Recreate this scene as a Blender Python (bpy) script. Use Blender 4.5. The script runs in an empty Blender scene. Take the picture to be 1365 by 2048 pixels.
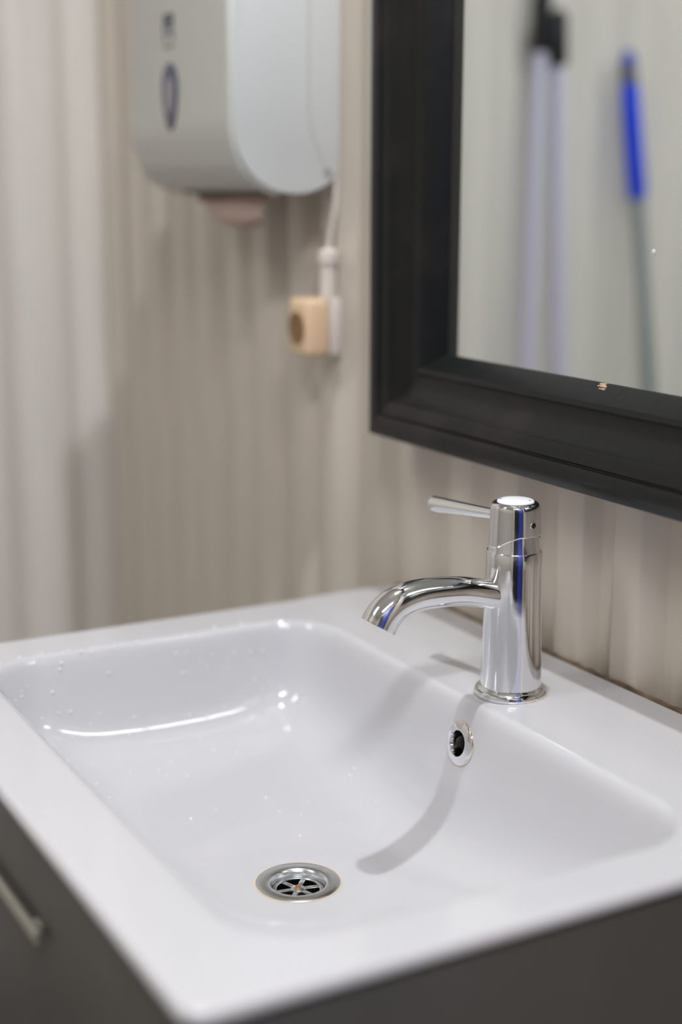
import bpy, bmesh, math, random
from mathutils import Vector, Matrix
random.seed(7)
PI = math.pi
C = bpy.context.scene.collection
SC = bpy.context.scene

# ------------------------------------------------------------------ camera
# units are metres; z = 0 is the top of the basin rim, y = 0 the back wall
cam_d = bpy.data.cameras.new('camera'); cam = bpy.data.objects.new('camera', cam_d); C.objects.link(cam)
CP = Vector((0.88167, -0.7223, 0.37672)); YAW, PITCH, ROLL = 1.06703, 0.21595, 0.00218
fw = Vector((-math.sin(YAW)*math.cos(PITCH), math.cos(YAW)*math.cos(PITCH), -math.sin(PITCH)))
rt = Vector((math.cos(YAW), math.sin(YAW), 0)); up = rt.cross(fw)
r2 = rt*math.cos(ROLL)+up*math.sin(ROLL); u2 = -rt*math.sin(ROLL)+up*math.cos(ROLL)
M = Matrix((r2, u2, -fw)).transposed().to_4x4(); M.translation = CP
cam.matrix_world = M
cam_d.sensor_fit = 'VERTICAL'; cam_d.sensor_height = 36; cam_d.sensor_width = 24
cam_d.lens = 2965.9*36/2048
cam_d.clip_start = 0.02
cam_d.dof.use_dof = True; cam_d.dof.focus_distance = 1.095; cam_d.dof.aperture_fstop = 1.9
SC.camera = cam

# ------------------------------------------------------------------ world, exposure
w = bpy.data.worlds.new('world'); SC.world = w; w.use_nodes = True
w.node_tree.nodes['Background'].inputs[0].default_value = (0.9, 0.93, 1, 1)
w.node_tree.nodes['Background'].inputs[1].default_value = 0.3
SC.view_settings.view_transform = 'Standard'; SC.view_settings.look = 'None'
SC.view_settings.exposure = 0.0; SC.view_settings.gamma = 1
SC.view_settings.use_curve_mapping = False
ROOM = dict(x0=-1.12, x1=1.75, y0=0.0, y1=-2.2, z0=-0.85, z1=1.55)
SPOT_POS = (0.03, -0.21, 1.545); SPOT_POWER = 12.0; SPOT_SIZE = 0.024
PANEL_POS = (1.20, -0.85, 1.545); PANEL_POWER = 18.0
FILL_POS = (-0.15, -1.55, 1.545); FILL_POWER = 4.5  # unseen strip lamp, added only to lift the ambient light

# ------------------------------------------------------------------ materials
def mat(name, col, rough=0.5, metal=0.0, noise=None, bump=None, coat=0.0, spec=0.5, emit=None, tint=None, stretch=(1,1,1)):
    """noise=(scale, amount, darker colour); bump=(scale, strength)"""
    m = bpy.data.materials.new(name); m.use_nodes = True
    nt = m.node_tree; b = nt.nodes['Principled BSDF']
    b.inputs['Base Color'].default_value = (*col, 1); b.inputs['Roughness'].default_value = rough
    b.inputs['Metallic'].default_value = metal; b.inputs['Coat Weight'].default_value = coat
    b.inputs['Specular IOR Level'].default_value = spec
    if emit:
        b.inputs['Emission Color'].default_value = (*emit[0], 1); b.inputs['Emission Strength'].default_value = emit[1]
    tc = nt.nodes.new('ShaderNodeTexCoord'); mp = nt.nodes.new('ShaderNodeMapping')
    mp.inputs['Scale'].default_value = stretch
    nt.links.new(tc.outputs['Object'], mp.inputs[0])
    if noise:
        n = nt.nodes.new('ShaderNodeTexNoise'); n.inputs['Scale'].default_value = noise[0]; n.inputs['Detail'].default_value = 6
        nt.links.new(mp.outputs[0], n.inputs['Vector'])
        cr = nt.nodes.new('ShaderNodeValToRGB')
        cr.color_ramp.elements[0].position = noise[3] if len(noise) > 3 else 0.35
        cr.color_ramp.elements[1].position = noise[4] if len(noise) > 4 else 0.7
        cr.color_ramp.elements[0].color = (0,0,0,1); cr.color_ramp.elements[1].color = (noise[1],)*3+(1,)
        nt.links.new(n.outputs['Fac'], cr.inputs[0])
        mx = nt.nodes.new('ShaderNodeMix'); mx.data_type = 'RGBA'
        mx.inputs['A'].default_value = (*col, 1); mx.inputs['B'].default_value = (*noise[2], 1)
        nt.links.new(cr.outputs[0], mx.inputs['Factor']); nt.links.new(mx.outputs['Result'], b.inputs['Base Color'])
    if bump:
        n = nt.nodes.new('ShaderNodeTexNoise'); n.inputs['Scale'].default_value = bump[0]; n.inputs['Detail'].default_value = 4
        nt.links.new(mp.outputs[0], n.inputs['Vector'])
        bp = nt.nodes.new('ShaderNodeBump'); bp.inputs['Strength'].default_value = bump[1]; bp.inputs['Distance'].default_value = 0.002
        nt.links.new(n.outputs['Fac'], bp.inputs['Height']); nt.links.new(bp.outputs[0], b.inputs['Normal'])
    return m

def chrome_mat():
    m = bpy.data.materials.new('chrome'); m.use_nodes = True
    nt = m.node_tree; b = nt.nodes['Principled BSDF']
    b.inputs['Base Color'].default_value = (0.80, 0.80, 0.81, 1); b.inputs['Metallic'].default_value = 1
    tc = nt.nodes.new('ShaderNodeTexCoord')
    n = nt.nodes.new('ShaderNodeTexNoise'); n.inputs['Scale'].default_value = 90; n.inputs['Detail'].default_value = 8
    nt.links.new(tc.outputs['Object'], n.inputs['Vector'])
    mr = nt.nodes.new('ShaderNodeMapRange'); mr.inputs[1].default_value = 0.45; mr.inputs[2].default_value = 0.75
    mr.inputs[3].default_value = 0.045; mr.inputs[4].default_value = 0.20
    nt.links.new(n.outputs['Fac'], mr.inputs[0]); nt.links.new(mr.outputs[0], b.inputs['Roughness'])
    return m

def wall_mat(name, col, dirt, z_low, z_high, x_from=None):
    """painted steel sheet with brown grime creeping up from its lower edge"""
    m = bpy.data.materials.new(name); m.use_nodes = True
    nt = m.node_tree; b = nt.nodes['Principled BSDF']; b.inputs['Roughness'].default_value = 0.42
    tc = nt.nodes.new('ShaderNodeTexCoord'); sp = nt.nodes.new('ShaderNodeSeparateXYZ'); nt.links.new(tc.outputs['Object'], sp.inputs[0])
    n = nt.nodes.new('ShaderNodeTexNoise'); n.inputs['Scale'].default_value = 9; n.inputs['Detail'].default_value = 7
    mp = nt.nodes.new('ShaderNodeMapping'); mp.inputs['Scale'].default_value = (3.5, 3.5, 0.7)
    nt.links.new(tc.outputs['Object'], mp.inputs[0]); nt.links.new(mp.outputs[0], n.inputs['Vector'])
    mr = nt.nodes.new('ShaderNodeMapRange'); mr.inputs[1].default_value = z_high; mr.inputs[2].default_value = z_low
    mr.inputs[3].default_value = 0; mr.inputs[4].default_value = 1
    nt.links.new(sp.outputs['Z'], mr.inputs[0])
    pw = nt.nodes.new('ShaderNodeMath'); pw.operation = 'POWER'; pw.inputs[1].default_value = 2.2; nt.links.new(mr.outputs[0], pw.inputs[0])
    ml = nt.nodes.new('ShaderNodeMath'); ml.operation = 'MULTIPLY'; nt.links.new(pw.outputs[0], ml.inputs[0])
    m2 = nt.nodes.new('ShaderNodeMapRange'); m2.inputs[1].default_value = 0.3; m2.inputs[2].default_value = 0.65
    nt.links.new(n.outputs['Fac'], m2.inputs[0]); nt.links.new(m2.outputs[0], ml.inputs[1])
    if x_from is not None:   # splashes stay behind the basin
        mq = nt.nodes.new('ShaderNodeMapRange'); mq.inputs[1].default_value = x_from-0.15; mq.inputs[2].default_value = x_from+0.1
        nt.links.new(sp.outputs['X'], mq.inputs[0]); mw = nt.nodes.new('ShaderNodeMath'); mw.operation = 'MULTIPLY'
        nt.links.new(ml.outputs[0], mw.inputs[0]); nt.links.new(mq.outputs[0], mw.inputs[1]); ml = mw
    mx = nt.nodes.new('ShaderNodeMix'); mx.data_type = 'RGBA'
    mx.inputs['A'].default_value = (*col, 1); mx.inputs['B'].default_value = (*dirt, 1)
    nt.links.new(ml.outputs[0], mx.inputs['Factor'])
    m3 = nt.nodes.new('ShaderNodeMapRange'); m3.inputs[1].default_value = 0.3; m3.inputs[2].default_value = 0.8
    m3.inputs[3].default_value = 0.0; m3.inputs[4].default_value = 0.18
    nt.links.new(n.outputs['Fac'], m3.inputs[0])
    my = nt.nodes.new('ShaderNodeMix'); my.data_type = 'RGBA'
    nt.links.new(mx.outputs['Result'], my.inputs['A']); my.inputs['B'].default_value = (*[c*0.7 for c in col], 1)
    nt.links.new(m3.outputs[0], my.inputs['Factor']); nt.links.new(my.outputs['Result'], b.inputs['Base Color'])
    return m

CHROME = chrome_mat()
CERAMIC = mat('white_ceramic', (0.565, 0.562, 0.582), 0.12, coat=0.3, noise=(4, 0.25, (0.555, 0.548, 0.54)))
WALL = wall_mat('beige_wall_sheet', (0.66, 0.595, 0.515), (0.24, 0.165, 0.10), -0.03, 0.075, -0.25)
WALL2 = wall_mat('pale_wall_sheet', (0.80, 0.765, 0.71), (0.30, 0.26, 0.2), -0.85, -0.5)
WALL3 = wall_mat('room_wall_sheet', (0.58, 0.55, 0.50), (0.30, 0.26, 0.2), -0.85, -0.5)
CEIL = mat('ceiling_paint', (0.78, 0.78, 0.77), 0.7, bump=(30, 0.1))
FLOOR = mat('floor_vinyl', (0.22, 0.20, 0.18), 0.45, noise=(6, 0.7, (0.14, 0.13, 0.12)))
CAB = mat('grey_laminate', (0.088, 0.086, 0.077), 0.4, noise=(7, 0.6, (0.062, 0.06, 0.054)), stretch=(1, 1, 0.25))
CABH = mat('dull_metal_handle', (0.42, 0.40, 0.34), 0.4, 0.6)
BLACKW = mat('black_stained_wood', (0.007, 0.0075, 0.0075), 0.36, spec=0.32, noise=(14, 0.4, (0.05, 0.036, 0.029), 0.52, 0.82), bump=(60, 0.2))
CHIPM = mat('bare_wood', (0.55, 0.40, 0.29), 0.8)
MIRROR = mat('mirror_glass', (0.79, 0.835, 0.815), 0.0, 1.0)
BACKING = mat('mirror_backing', (0.05, 0.05, 0.05), 0.8)
DISP = mat('dispenser_plastic', (0.60, 0.61, 0.60), 0.35, bump=(200, 0.03))
DISP_SHADED = mat('dispenser_plastic_shaded', (0.56, 0.56, 0.52), 0.35, bump=(200, 0.03))  # same white plastic; the front's weaker light is put into the colour
DARKBLUE = mat('smoked_window', (0.055, 0.065, 0.11), 0.15)
PALEWIN = mat('visible_paper', (0.36, 0.34, 0.37), 0.6)
LOGO = mat('logo_ink', (0.07, 0.08, 0.11), 0.5)
DARKSLOT = mat('dark_slot', (0.12, 0.11, 0.095), 0.7)
PAPER = mat('kraft_paper_towel', (0.78, 0.64, 0.56), 0.85, bump=(300, 0.3))
CREAM = mat('cream_plastic', (0.80, 0.58, 0.38), 0.45)
CREAMW = mat('pale_cream_plastic', (0.74, 0.67, 0.62), 0.45)
SOCKHOLE = mat('brown_recess', (0.24, 0.13, 0.045), 0.5)
BUTTON = mat('white_plastic', (0.85, 0.84, 0.88), 0.25)
BLUEP = mat('blue_dot', (0.03, 0.05, 0.45), 0.4)
REDP = mat('red_dot', (0.55, 0.05, 0.05), 0.4)
HOLE = mat('black_hole', (0.004, 0.004, 0.004), 0.6)
HOLEB = mat('dark_pipe', (0.05, 0.045, 0.035), 0.35)
RUST = mat('rusty_screw', (0.35, 0.17, 0.06), 0.45, 0.6)
STEEL = mat('brushed_steel', (0.66, 0.68, 0.68), 0.24, 1.0, noise=(120, 0.5, (0.5, 0.5, 0.52)))
SEAL = mat('old_sealant', (0.22, 0.15, 0.09), 0.8, noise=(40, 0.9, (0.06, 0.04, 0.028)))
LIME = mat('limescale_film', (0.62, 0.50, 0.36), 0.7)
LILAC = mat('lilac_painted_pole', (0.70, 0.68, 0.88), 0.4)
BLACKP = mat('black_plastic', (0.012, 0.012, 0.016), 0.5)
BLUEG = mat('blue_plastic_grip', (0.0, 0.06, 0.85), 0.5, spec=0.2)
PALEBLUE = mat('blue_cap', (0.03, 0.07, 0.60), 0.4)
GREYP = mat('grey_painted_pole', (0.27, 0.32, 0.32), 0.4)
GREYC = mat('grey_collar', (0.10, 0.11, 0.10), 0.5)
BRISTLE = mat('bristles', (0.10, 0.12, 0.3), 0.9)
STRIPE_BLUE = mat('blue_stripe_paint', (0.03, 0.06, 0.42), 0.4)  # for the blue half of the stripe reflected in the faucet
STRIPE_DARK = mat('dark_stripe_paint', (0.015, 0.015, 0.018), 0.5)  # for the black half of that reflected stripe, and its trim
WHITEM = mat('white_lamp_body', (0.8, 0.8, 0.8), 0.4)
LAMP = mat('lit_diffuser', (0.9, 0.9, 0.9), 0.4, emit=((1, 0.98, 0.95), 12))
WATER = mat('water_drop', (0.72, 0.72, 0.74), 0.02)

# ------------------------------------------------------------------ helpers
def obj(name, bm, m, parent=None, smooth=True, angle=40):
    me = bpy.data.meshes.new(name)
    bmesh.ops.recalc_face_normals(bm, faces=bm.faces)
    bm.to_mesh(me); bm.free(); me.materials.append(m)
    o = bpy.data.objects.new(name, me); C.objects.link(o)
    if smooth:
        me.polygons.foreach_set('use_smooth', [True]*len(me.polygons))
        me.set_sharp_from_angle(angle=math.radians(angle))
    if parent: o.parent = parent
    return o
def thing(name, label, cat, loc=(0,0,0), rot=(0,0,0), group=None):
    o = bpy.data.objects.new(name, None); C.objects.link(o); o.location = loc; o.rotation_euler = rot
    o.empty_display_size = 0.05
    return tag(o, label, cat, group)
def tag(o, label, cat, group=None):
    o['label'] = label; o['category'] = cat
    if group: o['group'] = group
    return o
def struct(o): o['kind'] = 'structure'; return o

def add_box(bm, lo, hi, bevel=0.0, seg=2):
    lo, hi = Vector(lo), Vector(hi)
    r = bmesh.ops.create_cube(bm, size=1)
    vs = r['verts']
    for v in vs:
        v.co = Vector((lo[i]+(v.co[i]+0.5)*(hi[i]-lo[i]) for i in range(3)))
    if bevel:
        es = list({e for v in vs for e in v.link_edges})
        bmesh.ops.bevel(bm, geom=es, offset=bevel, segments=seg, profile=0.5, affect='EDGES')
    return bm
def box(lo, hi, bevel=0.0, seg=2): return add_box(bmesh.new(), lo, hi, bevel, seg)

def lathe(prof, n=48, bm=None, M4=None, closed=False):
    """prof: list of (r, z); r = 0 closes to a point"""
    bm = bm or bmesh.new(); rings = []
    for r, z in prof:
        if r < 1e-7: rings.append([bm.verts.new((0, 0, z))])
        else: rings.append([bm.verts.new((r*math.cos(2*PI*k/n), r*math.sin(2*PI*k/n), z)) for k in range(n)])
    if closed: rings.append(rings[0])
    for a, b in zip(rings, rings[1:]):
        for k in range(n):
            k2 = (k+1) % n
            if len(a) == 1 and len(b) == 1: continue
            if len(a) == 1: bm.faces.new((a[0], b[k], b[k2]))
            elif len(b) == 1: bm.faces.new((a[k], b[0], a[k2]))
            else: bm.faces.new((a[k], b[k], b[k2], a[k2]))
    if M4: 
        for v in {v for r in rings for v in r}: v.co = M4 @ v.co
    return bm

def tube(pts, rads, n=24, bm=None, cap=True):
    """swept round tube; rads one per point"""
    bm = bm or bmesh.new(); pts = [Vector(p) for p in pts]; rings = []
    ref = None
    for i, p in enumerate(pts):
        t = (pts[min(i+1, len(pts)-1)]-pts[max(i-1, 0)]).normalized()
        if ref is None: ref = t.orthogonal().normalized()
        ref = (ref-t*ref.dot(t)).normalized(); b = t.cross(ref)
        rings.append([bm.verts.new(p+(ref*math.cos(2*PI*k/n)+b*math.sin(2*PI*k/n))*rads[i]) for k in range(n)])
    for a, b in zip(rings, rings[1:]):
        for k in range(n): bm.faces.new((a[k], a[(k+1) % n], b[(k+1) % n], b[k]))
    if cap: bm.faces.new(rings[0]); bm.faces.new(list(reversed(rings[-1])))
    return bm

def spline(pts, per=8):
    """Catmull-Rom through tuples of any length"""
    out = []; P = [pts[0]]+list(pts)+[pts[-1]]
    for i in range(1, len(P)-2):
        for s in range(per):
            t = s/per
            out.append(tuple(0.5*((2*b)+(-a+c)*t+(2*a-5*b+4*c-d)*t*t+(-a+3*b-3*c+d)*t**3) for a, b, c, d in zip(P[i-1], P[i], P[i+1], P[i+2])))
    out.append(tuple(pts[-1])); return out

def prism(outline, x0, x1, bm=None, bevel=0.0):
    """extrude a closed (y, z) outline along x"""
    bm = bm or bmesh.new()
    a = [bm.verts.new((x0, y, z)) for y, z in outline]; b = [bm.verts.new((x1, y, z)) for y, z in outline]
    n = len(outline)
    f1 = bm.faces.new(a); f2 = bm.faces.new(list(reversed(b)))
    for k in range(n): bm.faces.new((a[k], b[k], b[(k+1) % n], a[(k+1) % n]))
    if bevel:
        es = list(f1.edges)+list(f2.edges)
        bmesh.ops.bevel(bm, geom=es, offset=bevel, segments=4, profile=0.5, affect='EDGES')
    return bm

# ------------------------------------------------------------------ room shell
RIBS = ((0, 0), (0.030, 0), (0.033, 0.001), (0.041, 0.011), (0.044, 0.012), (0.060, 0.012), (0.063, 0.011), (0.069, 0.001), (0.072, 0), (0.100, 0), (0.103, 0.001),
        (0.113, 0.018), (0.117, 0.020), (0.145, 0.020), (0.148, 0.0185), (0.157, 0.001))
def corrugated(s0, s1, phase=0.0, pitch=0.16):
    """front line of a ribbed steel sheet (a shallow and a deep groove by turns) as (s, offset away from the room) pairs"""
    out = []; k = math.floor((s0-phase)/pitch)-1
    while phase+k*pitch < s1+pitch:
        for s, d in RIBS:
            q = phase+k*pitch+s
            if s0 <= q <= s1: out.append((q, d))
        k += 1
    if out[0][0] > s0+1e-4: out.insert(0, (s0, out[0][1]))
    if out[-1][0] < s1-1e-4: out.append((s1, out[-1][1]))
    return out
def sheet(name, line, place, z0, z1, m, back=0.03):
    bm = bmesh.new()
    nz = 2; cols = []
    for s, d in line:
        cols.append([bm.verts.new(place(s, d, z0)), bm.verts.new(place(s, d, z1))])
    bk = [[bm.verts.new(place(s, back, z)) for z in (z0, z1)] for s in (line[0][0], line[-1][0])]
    for a, b in zip(cols, cols[1:]): bm.faces.new((a[0], b[0], b[1], a[1]))
    bm.faces.new((bk[0][0], bk[0][1], bk[1][1], bk[1][0]))
    bm.faces.new((cols[0][0], cols[0][1], bk[0][1], bk[0][0])); bm.faces.new((cols[-1][0], bk[1][0], bk[1][1], cols[-1][1]))
    bm.faces.new([c[0] for c in cols]+[bk[1][0], bk[0][0]]); bm.faces.new([c[1] for c in cols]+[bk[1][1], bk[0][1]])
    return struct(obj(name, bm, m, angle=80))
R = ROOM
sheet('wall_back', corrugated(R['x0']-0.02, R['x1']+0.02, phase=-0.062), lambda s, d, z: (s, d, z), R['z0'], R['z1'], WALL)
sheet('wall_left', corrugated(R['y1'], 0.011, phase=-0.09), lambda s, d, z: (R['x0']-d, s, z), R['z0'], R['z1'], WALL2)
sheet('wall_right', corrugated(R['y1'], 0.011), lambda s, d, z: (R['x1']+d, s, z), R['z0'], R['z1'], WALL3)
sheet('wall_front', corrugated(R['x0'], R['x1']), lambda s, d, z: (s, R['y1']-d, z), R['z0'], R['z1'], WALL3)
struct(obj('floor', box((R['x0']-0.05, R['y1']-0.05, R['z0']-0.05), (R['x1']+0.05, 0.05, R['z0'])), FLOOR, smooth=False))
struct(obj('ceiling', box((R['x0']-0.05, R['y1']-0.05, R['z1']), (R['x1']+0.05, 0.05, R['z1']+0.05)), CEIL, smooth=False))
for nm, ya, yb, m_ in (('stripe_panel_1', -0.68, -0.16, STRIPE_BLUE), ('stripe_panel_2', -1.40, -0.69, STRIPE_DARK)):  # added unseen panels, in place of a person's clothes reflected in the chrome
    dr = struct(obj(nm, box((R['x1']-0.04, ya, R['z0']), (R['x1']-0.001, yb, R['z0']+1.98), 0.003), m_))
    yh = ya+0.06 if nm == 'stripe_panel_1' else yb-0.06; sg = 1 if nm == 'stripe_panel_1' else -1
    obj('stripe_panel_handle', tube([(R['x1']-0.035, yh, 0.15), (R['x1']-0.09, yh, 0.15), (R['x1']-0.095, yh+sg*0.01, 0.15), (R['x1']-0.095, yh+sg*0.11, 0.15)], [0.008]*4), CABH, dr)
bm = bmesh.new(); add_box(bm, (R['x1']-0.05, -0.155, R['z0']), (R['x1']-0.001, -0.11, R['z0']+2.03))
add_box(bm, (R['x1']-0.05, -1.45, R['z0']), (R['x1']-0.001, -1.405, R['z0']+2.03)); add_box(bm, (R['x1']-0.05, -1.405, R['z0']+1.985), (R['x1']-0.001, -0.155, R['z0']+2.03))
struct(obj('stripe_panel_trim', bm, STRIPE_DARK))  # dark trim around the added panels

# ------------------------------------------------------------------ ceiling lamps, the last one an added fill
t = thing('ceiling_downlight', 'small round white ceiling downlight above the washbasin', 'lamp', SPOT_POS)
obj('housing', lathe([(0.0, 0.005), (SPOT_SIZE+0.012, 0.005), (SPOT_SIZE+0.012, -0.012), (SPOT_SIZE+0.004, -0.018), (SPOT_SIZE, -0.014), (0, -0.014)]), WHITEM, t)
obj('diffuser', lathe([(0.0, -0.0145), (SPOT_SIZE-0.001, -0.0145), (SPOT_SIZE-0.002, -0.0155), (0, -0.0155)]), LAMP, t)
ld = bpy.data.lights.new('downlight_light', 'AREA'); ld.shape = 'DISK'; ld.size = SPOT_SIZE*2; ld.energy = SPOT_POWER; ld.color = (0.93, 0.955, 1.0)
lo = bpy.data.objects.new('downlight_light', ld); C.objects.link(lo); lo.parent = t; lo.location = (0, 0, -0.02)
for pos, pw_, lab in ((PANEL_POS, PANEL_POWER, 'long white strip light on the ceiling toward the right wall, behind the camera'), (FILL_POS, FILL_POWER, 'added white strip light for fill, on the ceiling near the front wall, facing the mirror')):
    t = thing('ceiling_batten', lab, 'lamp', pos, (0, 0, PI/2), 'strip lights on the ceiling')
    obj('housing', box((-0.38, -0.09, -0.03), (0.38, 0.09, 0.005), 0.006), WHITEM, t)
    obj('diffuser', box((-0.37, -0.08, -0.045), (0.37, 0.08, -0.0305), 0.006), LAMP, t)
    ld = bpy.data.lights.new('batten_light', 'AREA'); ld.shape = 'RECTANGLE'; ld.size = 0.72; ld.size_y = 0.15; ld.energy = pw_; ld.color = (0.97, 0.975, 1.0)
    lo = bpy.data.objects.new('batten_light', ld); C.objects.link(lo); lo.parent = t; lo.location = (0, 0, -0.05)

# ------------------------------------------------------------------ washbasin
BX0, BX1, BY0, BY1 = -0.3155, 0.3015, -0.484, -0.003
IX0, IX1, IY0, IY1 = -0.262, 0.262, -0.432, -0.121
DRAIN = (-0.008, -0.267); OVF = (0.0, -0.034)
def table(T, d):
    if d <= T[0][0]: return T[0][1]
    for k in range(len(T)-1):
        if d <= T[k+1][0]:
            (x0, y0), (x1, y1) = T[k], T[k+1]
            p, q = T[max(k-1, 0)], T[min(k+2, len(T)-1)]
            h = x1-x0; t = (d-x0)/h
            m0 = (y1-p[1])/(x1-p[0]) if k > 0 else 0; m1 = (q[1]-y0)/(q[0]-x0) if k+2 < len(T) else 0
            return (2*t**3-3*t*t+1)*y0+(t**3-2*t*t+t)*h*m0+(-2*t**3+3*t*t)*y1+(t**3-t*t)*h*m1
    return T[-1][1]
ENDP = ((0, 0), (0.004, 0.05), (0.010, 0.25), (0.016, 0.44), (0.022, 0.565), (0.030, 0.65), (0.045, 0.72), (0.08, 0.79), (0.14, 0.89), (0.20, 0.965), (0.26, 1.0))
BACKP = ((-0.004, 0), (0.002, 0.012), (0.007, 0.09), (0.012, 0.29), (0.019, 0.54), (0.028, 0.71), (0.042, 0.84), (0.062, 0.93), (0.095, 0.985), (0.14, 1.0))
FRONTP = ((-0.003, 0), (0.005, 0.035), (0.015, 0.22), (0.03, 0.52), (0.05, 0.78), (0.08, 0.93), (0.12, 0.985), (0.165, 1.0))
CR = 0.055
DRAIN_Z = -0.119
def basin_z(x, y):
    dx = min(x-IX0, IX1-x); back = y > (IY0+IY1)/2
    dy = (IY1-y) if back else (y-IY0); TY = BACKP if back else FRONTP
    if dx < CR and dy < CR:
        q = math.hypot(CR-dx, CR-dy); d = CR-q; c2 = ((CR-dx)/q)**2 if q > 0 else 0.5; s2 = 1-c2
        a = (table(ENDP, d)*c2+table(TY, d)*s2)*(table(TY, CR)*c2+table(ENDP, CR)*s2)
    else: a = table(ENDP, dx)*table(TY, dy)
    k = min(max((-0.079-y)/0.042, 0), 1)
    z = -0.119*a-0.0015*k*k*(3-2*k)
    t = min(max((math.hypot(x-DRAIN[0], y-DRAIN[1])-0.034)/0.06, 0), 1); t = t*t*(3-2*t)
    return z*t+DRAIN_Z*(1-t)
def lin(a, b, n): return [a+(b-a)*i/n for i in range(n+1)]
RC = 0.014; RL = 0.005
def axis_pts(lo, hi, n):
    s = [lo+RC*(i/10) for i in range(10)]+lin(lo+RC, hi-RC, n)+[hi-RC*(1-(i+1)/10) for i in range(10)]
    return s
xs = axis_pts(BX0, BX1, 250); ys = axis_pts(BY0, BY1, 200)
bm = bmesh.new(); grid = []
def rim_map(x, y):
    dx = max(BX0+RC-x, x-(BX1-RC), 0); dy = max(BY0+RC-y, y-(BY1-RC), 0)
    sx = 1 if x > 0 else -1; sy = 1 if y > -0.25 else -1
    a, b = dx/RC, dy/RC
    if a > 0 and b > 0:
        a2, b2 = a*math.sqrt(1-b*b/2), b*math.sqrt(1-a*a/2)
        x = (BX1-RC if sx > 0 else BX0+RC)+sx*a2*RC; y = (BY1-RC if sy > 0 else BY0+RC)+sy*b2*RC
    d = RC*(1-max(a, b)) if (a > 0 or b > 0) else RC
    return x, y, d
for x in xs:
    col = []
    for y in ys:
        X, Y, d = rim_map(x, y); z = basin_z(X, Y)
        if d < RL: z -= RL-math.sqrt(max(RL*RL-(RL-d)**2, 0))
        col.append(bm.verts.new((X, Y, z)))
    grid.append(col)
for i in range(len(xs)-1):
    for j in range(len(ys)-1):
        q = (grid[i][j], grid[i+1][j], grid[i+1][j+1], grid[i][j+1])
        cx = sum(v.co.x for v in q)/4; cy = sum(v.co.y for v in q)/4; cz = sum(v.co.z for v in q)/4
        if math.hypot(cx-DRAIN[0], cy-DRAIN[1]) < 0.027: continue
        if cy > -0.16 and math.hypot(cx-OVF[0], (cz-OVF[1])) < 0.0125 and cy < -0.121: continue
        bm.faces.new(q)
loop = [grid[i][0] for i in range(len(xs))]+[grid[-1][j] for j in range(1, len(ys))]+[grid[i][-1] for i in range(len(xs)-2, -1, -1)]+[grid[0][j] for j in range(len(ys)-2, 0, -1)]
prev = loop
cxm, cym = (BX0+BX1)/2, (BY0+BY1)/2
for dz, ins in ((-0.0035, 0.0), (-0.005, 0.0008), (-0.0058, 0.003), (-0.0058, 0.012)):
    new = []
    for v in loop:
        x = v.co.x-ins*(1 if v.co.x > BX1-RC else (-1 if v.co.x < BX0+RC else 0)); y = v.co.y-ins*(1 if v.co.y > BY1-RC else (-1 if v.co.y < BY0+RC else 0))
        new.append(bm.verts.new((x, y, -RL+dz)))
    n = len(loop)
    for k in range(n): bm.faces.new((prev[k], prev[(k+1) % n], new[(k+1) % n], new[k]))
    prev = new
basin = thing('washbasin', 'white ceramic rectangular washbasin set on the dark grey vanity cabinet', 'washbasin', (0, 0, 0))
obj('basin_bowl', bm, CERAMIC, basin, angle=75)

# drain: flange, sunken strainer with spokes and hub, rusty screw
dz = basin_z(DRAIN[0]+0.03, DRAIN[1])
fl = obj('drain_flange', lathe([(0.0312, -0.0012), (0.0311, 0.0004), (0.0300, 0.0010), (0.0240, 0.0006), (0.0222, 0.0007), (0.0205, -0.0001), (0.0192, -0.004), (0.0190, -0.012), (0.0200, -0.012), (0.021, -0.003), (0.0300, -0.0012)], 72), STEEL, basin, angle=50)
fl.location = (DRAIN[0], DRAIN[1], dz)
bm = lathe([(0.0188, -0.0058), (0.0184, -0.0050), (0.0165, -0.0046), (0.0158, -0.0052), (0.0158, -0.0066), (0.0188, -0.0066)], 64, closed=True)
for k in range(6):
    a = 2*PI*k/6+0.32
    R4 = Matrix.Rotation(a, 4, 'Z')
    b2 = box((0.004, -0.0019, -0.0066), (0.0165, 0.0019, -0.0048), 0.0005)
    for v in b2.verts: v.co = R4 @ v.co
    me = bpy.data.meshes.new('tmp'); b2.to_mesh(me); b2.free(); bm.from_mesh(me); bpy.data.meshes.remove(me)
lathe([(0, -0.0040), (0.0042, -0.0042), (0.0056, -0.0049), (0.0058, -0.0066), (0, -0.0066)], 32, bm)
obj('strainer', bm, STEEL, fl)
obj('strainer_screw', lathe([(0, -0.0030), (0.0022, -0.0032), (0.0028, -0.0041), (0, -0.0041)], 20), RUST, fl)
obj('drain_pipe', lathe([(0.0191, -0.008), (0.0191, -0.045), (0, -0.045), (0, -0.046), (0.0205, -0.046), (0.0205, -0.008)], 40), HOLE, fl)
obj('limescale_ring', lathe([(0.0311, 0.0002), (0.0325, 0.0002), (0.0325, -0.0008), (0.0311, -0.0008)], 64, closed=True), LIME, fl)

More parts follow.
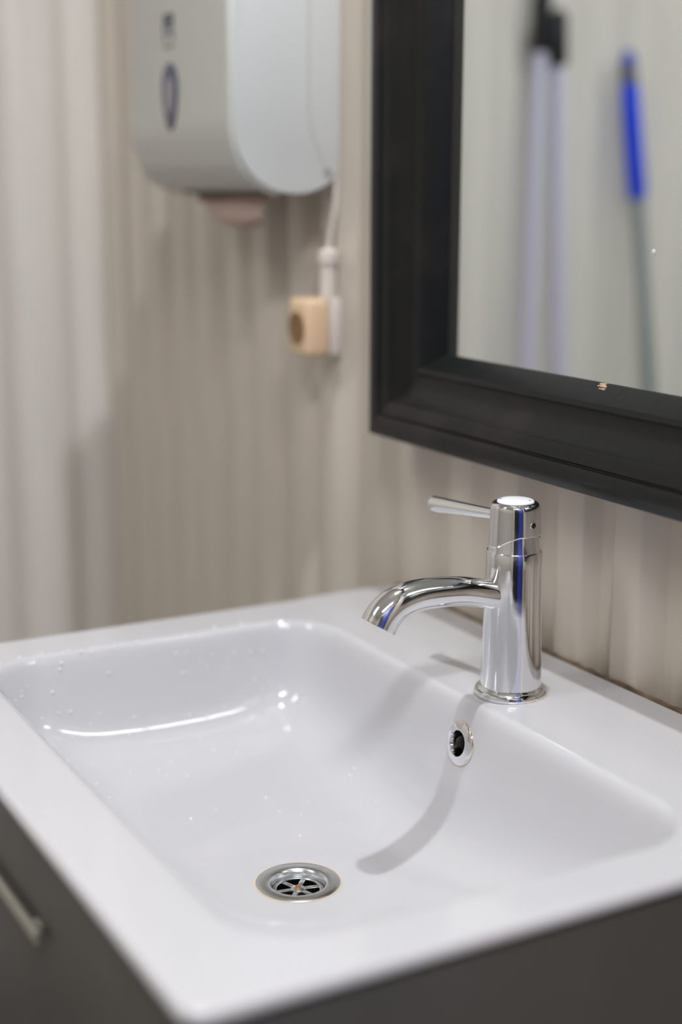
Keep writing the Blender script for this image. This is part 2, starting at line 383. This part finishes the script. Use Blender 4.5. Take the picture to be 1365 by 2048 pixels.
# overflow: tilted to the slope of the back wall of the bowl
yo = IY1
while basin_z(0, yo) > OVF[1]: yo -= 0.0002
sl = (basin_z(0, yo+0.002)-basin_z(0, yo-0.002))/0.004
nrm = Vector((0, -sl, 1)).normalized()
ov = obj('overflow_ring', lathe([(0.0170, -0.0012), (0.0170, 0.0010), (0.0164, 0.0016), (0.0150, 0.0020), (0.0108, 0.0034), (0.0100, 0.0034), (0.0096, 0.0026), (0.0096, -0.010), (0.0104, -0.010), (0.0112, -0.0012)], 64, closed=True), CHROME, basin, angle=50)
ov.matrix_world = Matrix.Translation((0, yo, OVF[1])) @ nrm.to_track_quat('Z', 'Y').to_matrix().to_4x4()
obj('overflow_throat', lathe([(0.0097, -0.004), (0.0097, -0.022), (0, -0.022), (0, -0.023), (0.0106, -0.023), (0.0106, -0.004)], 40), HOLE, ov)
b2 = tube([(-0.005, -0.003, -0.018), (0.0, -0.001, -0.008), (0.002, 0.006, -0.006)], [0.0035, 0.003, 0.002], 12)
obj('overflow_spring', b2, HOLEB, ov)
b2 = lathe([(0.0169, 0.0006), (0.0176, 0.0003), (0.0176, -0.0012), (0.0169, -0.0012)], 48, closed=True)
obj('limescale_ring', b2, LIME, ov)

# sealant bead between basin and wall
pts = []; x = BX0+0.004
while x < BX1: pts.append((x, -0.0022+random.uniform(-0.0005, 0.0005), -0.0012)); x += 0.006
obj('sealant_bead', tube(pts, [0.0022+random.uniform(-0.0007, 0.0007) for _ in pts], 8), SEAL, basin)

# ------------------------------------------------------------------ faucet
FY = -0.088
fc = thing('basin_faucet', 'chrome single-lever mixer faucet on the back ledge of the washbasin', 'faucet', (0, FY, 0))
obj('base_flange', lathe([(0, -0.0012), (0.0272, -0.0012), (0.0280, 0.0002), (0.0280, 0.0020), (0.0270, 0.0036), (0.0255, 0.0042), (0.0250, 0.0048), (0.0252, 0.0056), (0.0243, 0.0066), (0, 0.0066)], 96), CHROME, fc, angle=35)
obj('body', lathe([(0, 0.004), (0.0234, 0.004), (0.0233, 0.0075), (0.0226, 0.03), (0.0219, 0.06), (0.0214, 0.085), (0.0211, 0.100), (0.0210, 0.1112), (0.0205, 0.1120), (0, 0.1120)], 128), CHROME, fc, angle=35)
obj('neck', lathe([(0, 0.1118), (0.0200, 0.1118), (0.0199, 0.1124), (0.0187, 0.1165), (0.0176, 0.1300), (0, 0.1300)], 96), CHROME, fc, angle=35)
HA = math.radians(188); OA = math.radians(8)
n = 96; bm = bmesh.new()
def cap_bottom(a):
    k = max(math.cos(a-OA), 0)
    return 0.1152+0.0092*min(k/0.85, 1)
rows = []
for r, z in ((0.0166, None), (0.0196, None), (0.0199, 0.0006), (0.01985, 0.0014), (0.0187, 0.1430), (0.0186, 0.1445), (0.0182, 0.1462), (0.0172, 0.1478), (0.0155, 0.1486), (0.0146, 0.1486), (0.0, 0.1484)):
    if r == 0: rows.append([bm.verts.new((0, 0, z))]); continue
    row = []
    for k in range(n):
        a = 2*PI*k/n; zb = cap_bottom(a)
        zz = zb+(0.002 if r == 0.0166 else 0) if z is None else (zb+z if z < 0.01 else z)
        row.append(bm.verts.new((r*math.cos(a), r*math.sin(a), zz)))
    rows.append(row)
for a_, b_ in zip(rows, rows[1:]):
    for k in range(n):
        k2 = (k+1) % n
        if len(b_) == 1: bm.faces.new((a_[k], a_[k2], b_[0]))
        else: bm.faces.new((a_[k], a_[k2], b_[k2], b_[k]))
bm.faces.new(list(reversed(rows[0])))
lever = obj('lever_cap', bm, CHROME, fc, angle=35)
obj('index_button', lathe([(0.0140, 0.1478), (0.0138, 0.1492), (0.0125, 0.1500), (0.008, 0.1507), (0, 0.1510)], 64), BUTTON, lever)
for an, m_, nm in ((232, BLUEP, 'cold_mark'), (35, REDP, 'hot_mark')):
    a = math.radians(an)
    d_ = lathe([(0.0011, 0.1495), (0.0011, 0.1503), (0, 0.1504)], 16, M4=Matrix.Translation((0.0108*math.cos(a), 0.0108*math.sin(a), 0)))
    obj(nm, d_, m_, lever)
hd = Vector((math.cos(HA), math.sin(HA), 0))
b2 = tube([hd*0.012+Vector((0, 0, 0.1355)), hd*0.030+Vector((0, 0, 0.1343)), hd*0.085+Vector((0, 0, 0.1310)), hd*0.0935+Vector((0, 0, 0.1305)), hd*0.0945+Vector((0, 0, 0.1305))], [0.0037, 0.0042, 0.0062, 0.0064, 0.0056], 32)
obj('lever_handle', b2, CHROME, lever)
od = Vector((math.cos(OA), math.sin(OA), 0))
T = Matrix.Translation(od*0.0195+Vector((0, 0, 0.1335))) @ od.to_track_quat('Z', 'Y').to_matrix().to_4x4()
obj('grub_screw_rim', lathe([(0.0021, -0.001), (0.0021, 0.0004), (0.0028, 0.0004), (0.0031, -0.001)], 24, M4=T), CHROME, lever)
obj('grub_screw_hole', lathe([(0.0021, -0.0008), (0.0021, 0.0001), (0, 0.0001), (0, -0.0008)], 24, M4=T), HOLE, lever)
# spout, in the faucet's own frame (origin at y = FY)
sp = spline([(0, -0.006, 0.0775, 0.0108), (0, -0.022, 0.0800, 0.0108), (0, -0.045, 0.0853, 0.0110), (0, -0.066, 0.0872, 0.0113), (0, -0.086, 0.0873, 0.0119), (0, -0.102, 0.0838, 0.0126), (0, -0.1125, 0.0765, 0.0131), (0, -0.1178, 0.0685, 0.0134)], 10)
bm = tube([q[:3] for q in sp], [q[3] for q in sp], 40, cap=False)
bm.verts.ensure_lookup_table()
last = list(bm.verts)[-40:]; cen = sum((v.co for v in last), Vector())/40
tdir = (Vector(sp[-1][:3])-Vector(sp[-2][:3])).normalized()
r1 = [bm.verts.new(cen+(v.co-cen)*0.86) for v in last]; r2_ = [bm.verts.new(cen+(v.co-cen)*0.84-tdir*0.010) for v in last]
for k in range(40):
    k2 = (k+1) % 40
    bm.faces.new((last[k], last[k2], r1[k2], r1[k])); bm.faces.new((r1[k], r1[k2], r2_[k2], r2_[k]))
bm.faces.new(r2_)
obj('spout', bm, CHROME, fc, angle=50)
# ring of old limescale at the base
b2 = bmesh.new()
for k in range(12):
    a = math.radians(-10+k*6+random.uniform(-3, 3)); rr = random.uniform(0.0004, 0.0009)
    lathe([(rr, -0.0009), (rr*0.8, 0.0004+random.random()*0.0003), (0, 0.0007)], 8, b2, Matrix.Translation((0.0285*math.cos(a), 0.0285*math.sin(a), 0)))
o_ = obj('limescale_crust', b2, LIME, fc); o_['kind'] = 'stuff'

# ------------------------------------------------------------------ vanity cabinet (open top, under the basin)
cb = thing('vanity_cabinet', 'dark grey vanity cabinet carrying the white washbasin', 'cabinet', (0, 0, R['z0']))
Z = lambda z: z-R['z0']
ZT = -0.0112
CX0, CX1, CYF = -0.3105, 0.2975, -0.480
for x0, x1 in ((CX0, CX0+0.016), (CX1-0.016, CX1)):
    obj('side_panel', box((x0, CYF+0.018, 0), (x1, -0.013, Z(ZT)), 0.001), CAB, cb)
obj('back_panel', box((CX0+0.016, -0.020, 0.08), (CX1-0.016, -0.013, Z(-0.16))), CAB, cb)
obj('bottom_panel', box((CX0+0.016, CYF+0.02, 0.08), (CX1-0.016, -0.02, 0.096)), CAB, cb)
obj('plinth', box((CX0+0.016, CYF+0.05, 0), (CX1-0.016, CYF+0.066, 0.08)), CAB, cb)
def pull(parent, x0, x1, z):
    bm = bmesh.new(); add_box(bm, (x0, CYF-0.009, Z(z)-0.005), (x1, CYF-0.004, Z(z)+0.005), 0.002)
    for xx in (x0+0.01, x1-0.022): add_box(bm, (xx, CYF-0.006, Z(z)-0.003), (xx+0.012, CYF+0.001, Z(z)+0.003))
    obj('handle', bm, CABH, parent)
dw = obj('drawer', box((CX0, CYF, Z(-0.20)), (CX1, CYF+0.017, Z(ZT)), 0.0015), CAB, cb)
pull(dw, -0.085, 0.076, -0.068)
for x0, x1, hx in ((CX0, -0.008, -0.05), (-0.005, CX1, 0.03)):
    d_ = obj('door', box((x0, CYF, 0.085), (x1, CYF+0.017, Z(-0.203)), 0.0015), CAB, cb)
    bm = bmesh.new(); add_box(bm, (hx, CYF-0.014, Z(-0.42)), (hx+0.01, CYF-0.007, Z(-0.26)), 0.002)
    for zz in (-0.41, -0.275): add_box(bm, (hx+0.002, CYF-0.01, Z(zz)), (hx+0.008, CYF+0.001, Z(zz)+0.008))
    obj('handle', bm, CABH, d_)

# ------------------------------------------------------------------ mirror
mr_ = thing('wall_mirror', 'rectangular wall mirror in a wide worn black wooden frame above the faucet', 'mirror', (-0.2878, 0, 0.1547))
MW, MH = 0.74, 0.92
PROF = [(0.0, -0.001), (0.0, -0.0455), (0.0015, -0.0490), (0.005, -0.0512), (0.010, -0.0520), (0.016, -0.0516), (0.0195, -0.0500), (0.0203, -0.0480), (0.0212, -0.0480), (0.0225, -0.0492), (0.0300, -0.0478), (0.0335, -0.0462), (0.0345, -0.0445),
        (0.0385, -0.0405), (0.0440, -0.0365), (0.0500, -0.0340), (0.0560, -0.0330), (0.0600, -0.0332), (0.0606, -0.0350), (0.0625, -0.0362), (0.0665, -0.0350), (0.0785, -0.0175), (0.0790, -0.0160), (0.0790, -0.001)]
def rail(along, inward, start, length):
    """along/inward are unit vectors in the wall plane; both ends mitred"""
    bm = bmesh.new(); a, b = [], []
    for w_, y in PROF:
        pa = Vector(start)+Vector(along)*w_+Vector(inward)*w_+Vector((0, y, 0))
        pb = Vector(start)+Vector(along)*(length-w_)+Vector(inward)*w_+Vector((0, y, 0))
        a.append(bm.verts.new(pa)); b.append(bm.verts.new(pb))
    n = len(PROF)
    for k in range(n): bm.faces.new((a[k], a[(k+1) % n], b[(k+1) % n], b[k]))
    bm.faces.new(a); bm.faces.new(list(reversed(b)))
    return bm
X, Zv = (1, 0, 0), (0, 0, 1)
rails = [obj('frame_rail', rail(X, Zv, (0, 0, 0), MW), BLACKW, mr_, angle=28),
         obj('frame_rail', rail(X, (0, 0, -1), (0, 0, MH), MW), BLACKW, mr_, angle=28),
         obj('frame_rail', rail(Zv, X, (0, 0, 0), MH), BLACKW, mr_, angle=28),
         obj('frame_rail', rail(Zv, (-1, 0, 0), (MW, 0, 0), MH), BLACKW, mr_, angle=28)]
obj('mirror_glass', box((0.074, -0.0155, 0.074), (MW-0.074, -0.0115, MH-0.074)), MIRROR, mr_, smooth=False)
obj('mirror_backing', box((0.06, -0.011, 0.06), (MW-0.06, -0.003, MH-0.06)), BACKING, mr_, smooth=False)
bm = bmesh.new()   # chipped spot on the inner lip of the lower rail
for k in range(9):
    cx, cz = 0.3005+random.uniform(-0.006, 0.005), 0.0775+random.uniform(-0.003, 0.001)
    yy = -0.0175-(0.0785-cz)*1.46
    s = random.uniform(0.0007, 0.0019)
    add_box(bm, (cx-s*1.5, yy-0.0007, cz-s*0.5), (cx+s*1.5, yy+0.0015, cz+s*0.5), 0.0002, 1)
obj('chip', bm, CHIPM, rails[0])
obj('water_spot', lathe([(0, 0.0006), (0.0016, 0.0004), (0.0022, 0), (0, 0)], 20, M4=Matrix.Translation((0.057+0.2878, -0.0156, 0.332-0.1547)) @ Matrix.Rotation(PI/2, 4, 'X')), WATER, mr_)

# ------------------------------------------------------------------ paper towel dispenser
DX0, DX1 = -0.682, -0.425
dp = thing('towel_dispenser', 'white plastic paper towel dispenser on the back wall left of the mirror', 'dispenser', (0, 0, 0.37))
def side_outline(z_top, inset=0.0):
    o = []
    # front bottom curve from the vertical front to the lowest point, then up to the wall
    key = [(-0.118, 0.075), (-0.1175, 0.058), (-0.114, 0.042), (-0.106, 0.026), (-0.092, 0.012), (-0.074, 0.003), (-0.052, 0.0), (-0.032, 0.003), (-0.014, 0.012), (-0.002, 0.026)]
    for q in spline(key, 4): o.append((q[0]+(inset if q[0] < -0.06 else 0), q[1]+inset*(1 if q[0] > -0.115 else 0)))
    o.append((-0.002, z_top-inset)); o.append((-0.05, z_top-inset)); o.append((-0.095+inset, z_top-inset-0.006)); o.append((-0.118+inset, z_top-inset-0.028))
    return o
obj('body', prism(side_outline(0.25), DX0, DX1, bevel=0.004), DISP, dp, angle=50)
# front cover: a shell over the front face with rounded lower corners
def rrect(x0, x1, z0, z1, rb, rt_, n=10):
    o = []
    for cx, cz, r, a0 in ((x1-rb, z0+rb, rb, -PI/2), (x1-rt_, z1-rt_, rt_, 0), (x0+rt_, z1-rt_, rt_, PI/2), (x0+rb, z0+rb, rb, PI)):
        for k in range(n+1): a = a0+PI/2*k/n; o.append((cx+r*math.cos(a), cz+r*math.sin(a)))
    return o
def plate(outline, y0, y1, bevel=0.0):
    bm = bmesh.new(); a = [bm.verts.new((x, y0, z)) for x, z in outline]; b = [bm.verts.new((x, y1, z)) for x, z in outline]
    f = bm.faces.new(a); bm.faces.new(list(reversed(b))); n = len(a)
    for k in range(n): bm.faces.new((a[k], a[(k+1) % n], b[(k+1) % n], b[k]))
    if bevel: bmesh.ops.bevel(bm, geom=list(f.edges), offset=bevel, segments=3, profile=0.5, affect='EDGES')
    return bm
fr = [q for q in side_outline(0.245)[:22]]
fo = [(-0.1222, 0.216)]+[(q[0]-0.0042*min(1, (abs(q[0])-0.06)/0.05), q[1]-(0.0035 if q[0] > -0.112 else 0)) for q in fr if q[0] < -0.062]
fi = [(-0.115, 0.216)]+[(q[0]+0.002, q[1]+0.002) for q in fr if q[0] < -0.062]
cv = obj('front_cover', prism(fo+fi[::-1], DX0+0.0005, DX1-0.0035, bevel=0.0012), DISP_SHADED, dp, angle=50)
# level window: long drop, wide at the top
dropo = [(-0.5665+(0.0165*math.sin(a)*(0.80+0.20*math.cos(a)))*1.4, 0.0955+0.033*math.cos(a)) for a in [2*PI*k/48 for k in range(48)]]
wn = obj('level_window', plate(dropo, -0.1240, -0.1220, 0.0006), DARKBLUE, cv)
obj('window_paper', plate([(-0.5665+(x+0.5665)*0.5, 0.0955+(z-0.0955)*0.55) for x, z in dropo], -0.1245, -0.1238), PALEWIN, wn)
bm = bmesh.new()
for lo_, hi_ in (((-0.581, 0.149), (-0.578, 0.176)), ((-0.559, 0.149), (-0.556, 0.176)), ((-0.581, 0.173), (-0.556, 0.176)), ((-0.5705, 0.155), (-0.5665, 0.171)), ((-0.576, 0.166), (-0.561, 0.170)), ((-0.581, 0.143), (-0.556, 0.145))):
    add_box(bm, (lo_[0], -0.1230, lo_[1]), (hi_[0], -0.1222, hi_[1]))
obj('emblem', bm, LOGO, cv, smooth=False)
# side cover seam and screw
obj('side_seam', tube([(DX1, -0.038, 0.249), (DX1, -0.038, 0.075), (DX1, -0.034, 0.055), (DX1, -0.020, 0.022)], [0.0006]*4, 6), LOGO and mat('seam_shadow', (0.42, 0.42, 0.40), 0.6), dp)
obj('side_screw', lathe([(0.0045, -0.001), (0.0045, 0.0006), (0.003, 0.0009), (0, 0.0009)], 20, M4=Matrix.Translation((DX1, -0.018, 0.0205)) @ Matrix.Rotation(PI/2, 4, 'Y')), mat('grey_screw', (0.35, 0.36, 0.34), 0.5), dp)
# slot under the dispenser and the towel in it
obj('paper_slot', box((-0.628, -0.084, -0.0012), (-0.425-0.016, -0.045, 0.014), 0.001), DARKSLOT, dp)
tw = thing('paper_towel', 'beige folded paper towel hanging out of the white dispenser', 'paper towel', (0, 0, 0.37))
bm = bmesh.new(); NX, NT = 24, 14; vv = []
for i in range(NX+1):
    u = i/NX; row = []
    for j in range(NT+1):
        v = j/NT
        L = 0.007+0.036*math.sin(PI*min(u*0.62+0.12, 1))**1.5*(0.55+0.45*u)
        x = -0.610+0.155*u+0.004*math.sin(v*5)
        y = -0.060-0.018*math.sin(v*PI)+0.004*math.sin(u*7+v*2)
        z = 0.004-L*math.sin(v*PI*0.55)/0.99
        row.append(bm.verts.new((x, y-0.008*v, z)))
    vv.append(row)
for i in range(NX):
    for j in range(NT): bm.faces.new((vv[i][j], vv[i+1][j], vv[i+1][j+1], vv[i][j+1]))
r_ = bmesh.ops.solidify(bm, geom=bm.faces[:], thickness=0.0012)
obj('towel_sheet', bm, PAPER, tw, angle=70)

# ------------------------------------------------------------------ wall socket with conduit
sk = thing('wall_socket', 'cream surface-mounted wall socket between the dispenser and the mirror', 'socket', (-0.4525, 0, 0.239))
obj('socket_base', box((-0.0150, -0.014, -0.0285), (0.0275, -0.0005, 0.0285), 0.003), CREAMW, sk)
hb = obj('socket_housing', box((-0.0150, -0.041, -0.0285), (0.0275, -0.0142, 0.0285), 0.006, 4), CREAM, sk)
Rx = Matrix.Translation((0.0055, -0.041, -0.001)) @ Matrix.Rotation(PI/2, 4, 'X')
obj('socket_recess', lathe([(0.0165, -0.001), (0.0165, 0.0010), (0.0150, 0.0014), (0.0145, 0.0004), (0, 0.0004)], 40, M4=Rx), SOCKHOLE, hb)
bm = tube([(0.0275-0.011, -0.011, 0.0285), (0.0275-0.011, -0.011, 0.062)], [0.0085, 0.0085], 20)
cd = obj('conduit_pipe', bm, CREAMW, sk)
obj('conduit_ring', lathe([(0.0085, 0.062), (0.0108, 0.064), (0.0108, 0.074), (0.0085, 0.076), (0.004, 0.078), (0, 0.078)], 24, M4=Matrix.Translation((0.0165, -0.011, 0))), CREAMW, cd)
obj('cable', tube(spline([(0.0165, -0.011, 0.076), (0.020, -0.009, 0.10), (0.0235, -0.0065, 0.13), (0.024, -0.006, 0.22), (0.024, -0.006, 0.60)], 8), [0.003]*33, 12), CREAMW, cd)

# ------------------------------------------------------------------ cleaning tools leaning on the left wall (seen in the mirror)
def mop(label, kind, a, b, z_grip0, z_grip1, pole_m, grip_m, rad):
    """a, b: two points of the pole axis; it is extended down to the floor and up to z_grip1"""
    a, b = Vector(a), Vector(b); d = (a-b)/(a.z-b.z)
    base = b+d*(R['z0']-b.z)
    t = thing(kind, label, kind.split('_')[1], base)
    P = lambda z: d*(z-R['z0'])
    obj('pole', tube([P(R['z0']+0.06), P(z_grip0)], [rad, rad], 20), pole_m, t)
    obj('grip', tube([P(z_grip0-0.005), P(z_grip0+0.004), P(z_grip1-0.01), P(z_grip1)], [rad+0.001, rad+0.004, rad+0.004, rad*0.7], 20), grip_m, t)
    hw = 0.018 if kind == 'floor_broom' else 0.05
    obj('head', box((-0.02, -hw, 0.045), (0.02, hw, 0.085), 0.008), BLACKP, t)
    bm = bmesh.new()
    for k in range(5):
        for s in (-1, 0, 1): tube([(s*0.012, (k-2)*hw*0.4, 0.047), (s*0.018, (k-2)*hw*0.45, 0.001)], [0.004, 0.006], 6, bm)
    o_ = obj('bristles', bm, BRISTLE, t); o_['kind'] = 'stuff'
    return t, P
mop('pale pole broom with the taller black grip, left one of the two in the mirror', 'floor_broom', (-1.098, -0.7559, 0.5819), (-1.085, -0.7376, 0.0992), 0.588, 0.86, LILAC, BLACKP, 0.011)
mop('pale pole broom with the shorter black grip, beside the blue-gripped mop in the mirror', 'floor_broom', (-1.098, -0.7926, 0.5668), (-1.085, -0.803, 0.080), 0.568, 0.650, LILAC, BLACKP, 0.011)
t, P = mop('grey pole mop with a bright blue grip leaning on the pale left wall', 'floor_mop', (-1.098, -0.9384, 0.545), (-1.085, -0.953, 0.3651), 0.362, 0.548, GREYP, BLUEG, 0.0105)
H = 0.548
obj('collar', tube([P(H-0.004), P(H+0.018)], [0.0125, 0.0115], 20), GREYC, t)
obj('hanging_cap', tube([P(H+0.018), P(H+0.024), P(H+0.038), P(H+0.046)], [0.008, 0.012, 0.011, 0.005], 20), PALEBLUE, t)

# ------------------------------------------------------------------ water drops on the far slope of the bowl
bm = bmesh.new()
for k in range(120):
    x = random.uniform(-0.262, -0.06); y = random.uniform(-0.42, -0.16)
    if random.random() < 0.45: x = random.uniform(-0.268, -0.235)
    z = basin_z(x, y); sx = (basin_z(x+0.001, y)-z)/0.001; sy = (basin_z(x, y+0.001)-z)/0.001
    nv = Vector((-sx, -sy, 1)).normalized(); r = random.choice((0.0007, 0.0009, 0.0012, 0.0016))
    T = Matrix.Translation((x, y, z)) @ nv.to_track_quat('Z', 'Y').to_matrix().to_4x4()
    lathe([(r, -0.0001), (r*0.85, r*0.35), (r*0.45, r*0.6), (0, r*0.68)], 12, bm, T)
o_ = obj('water_drops', bm, WATER); o_['kind'] = 'stuff'
tag(o_, 'tiny clear water drops scattered over the far slope of the white bowl', 'water drops')
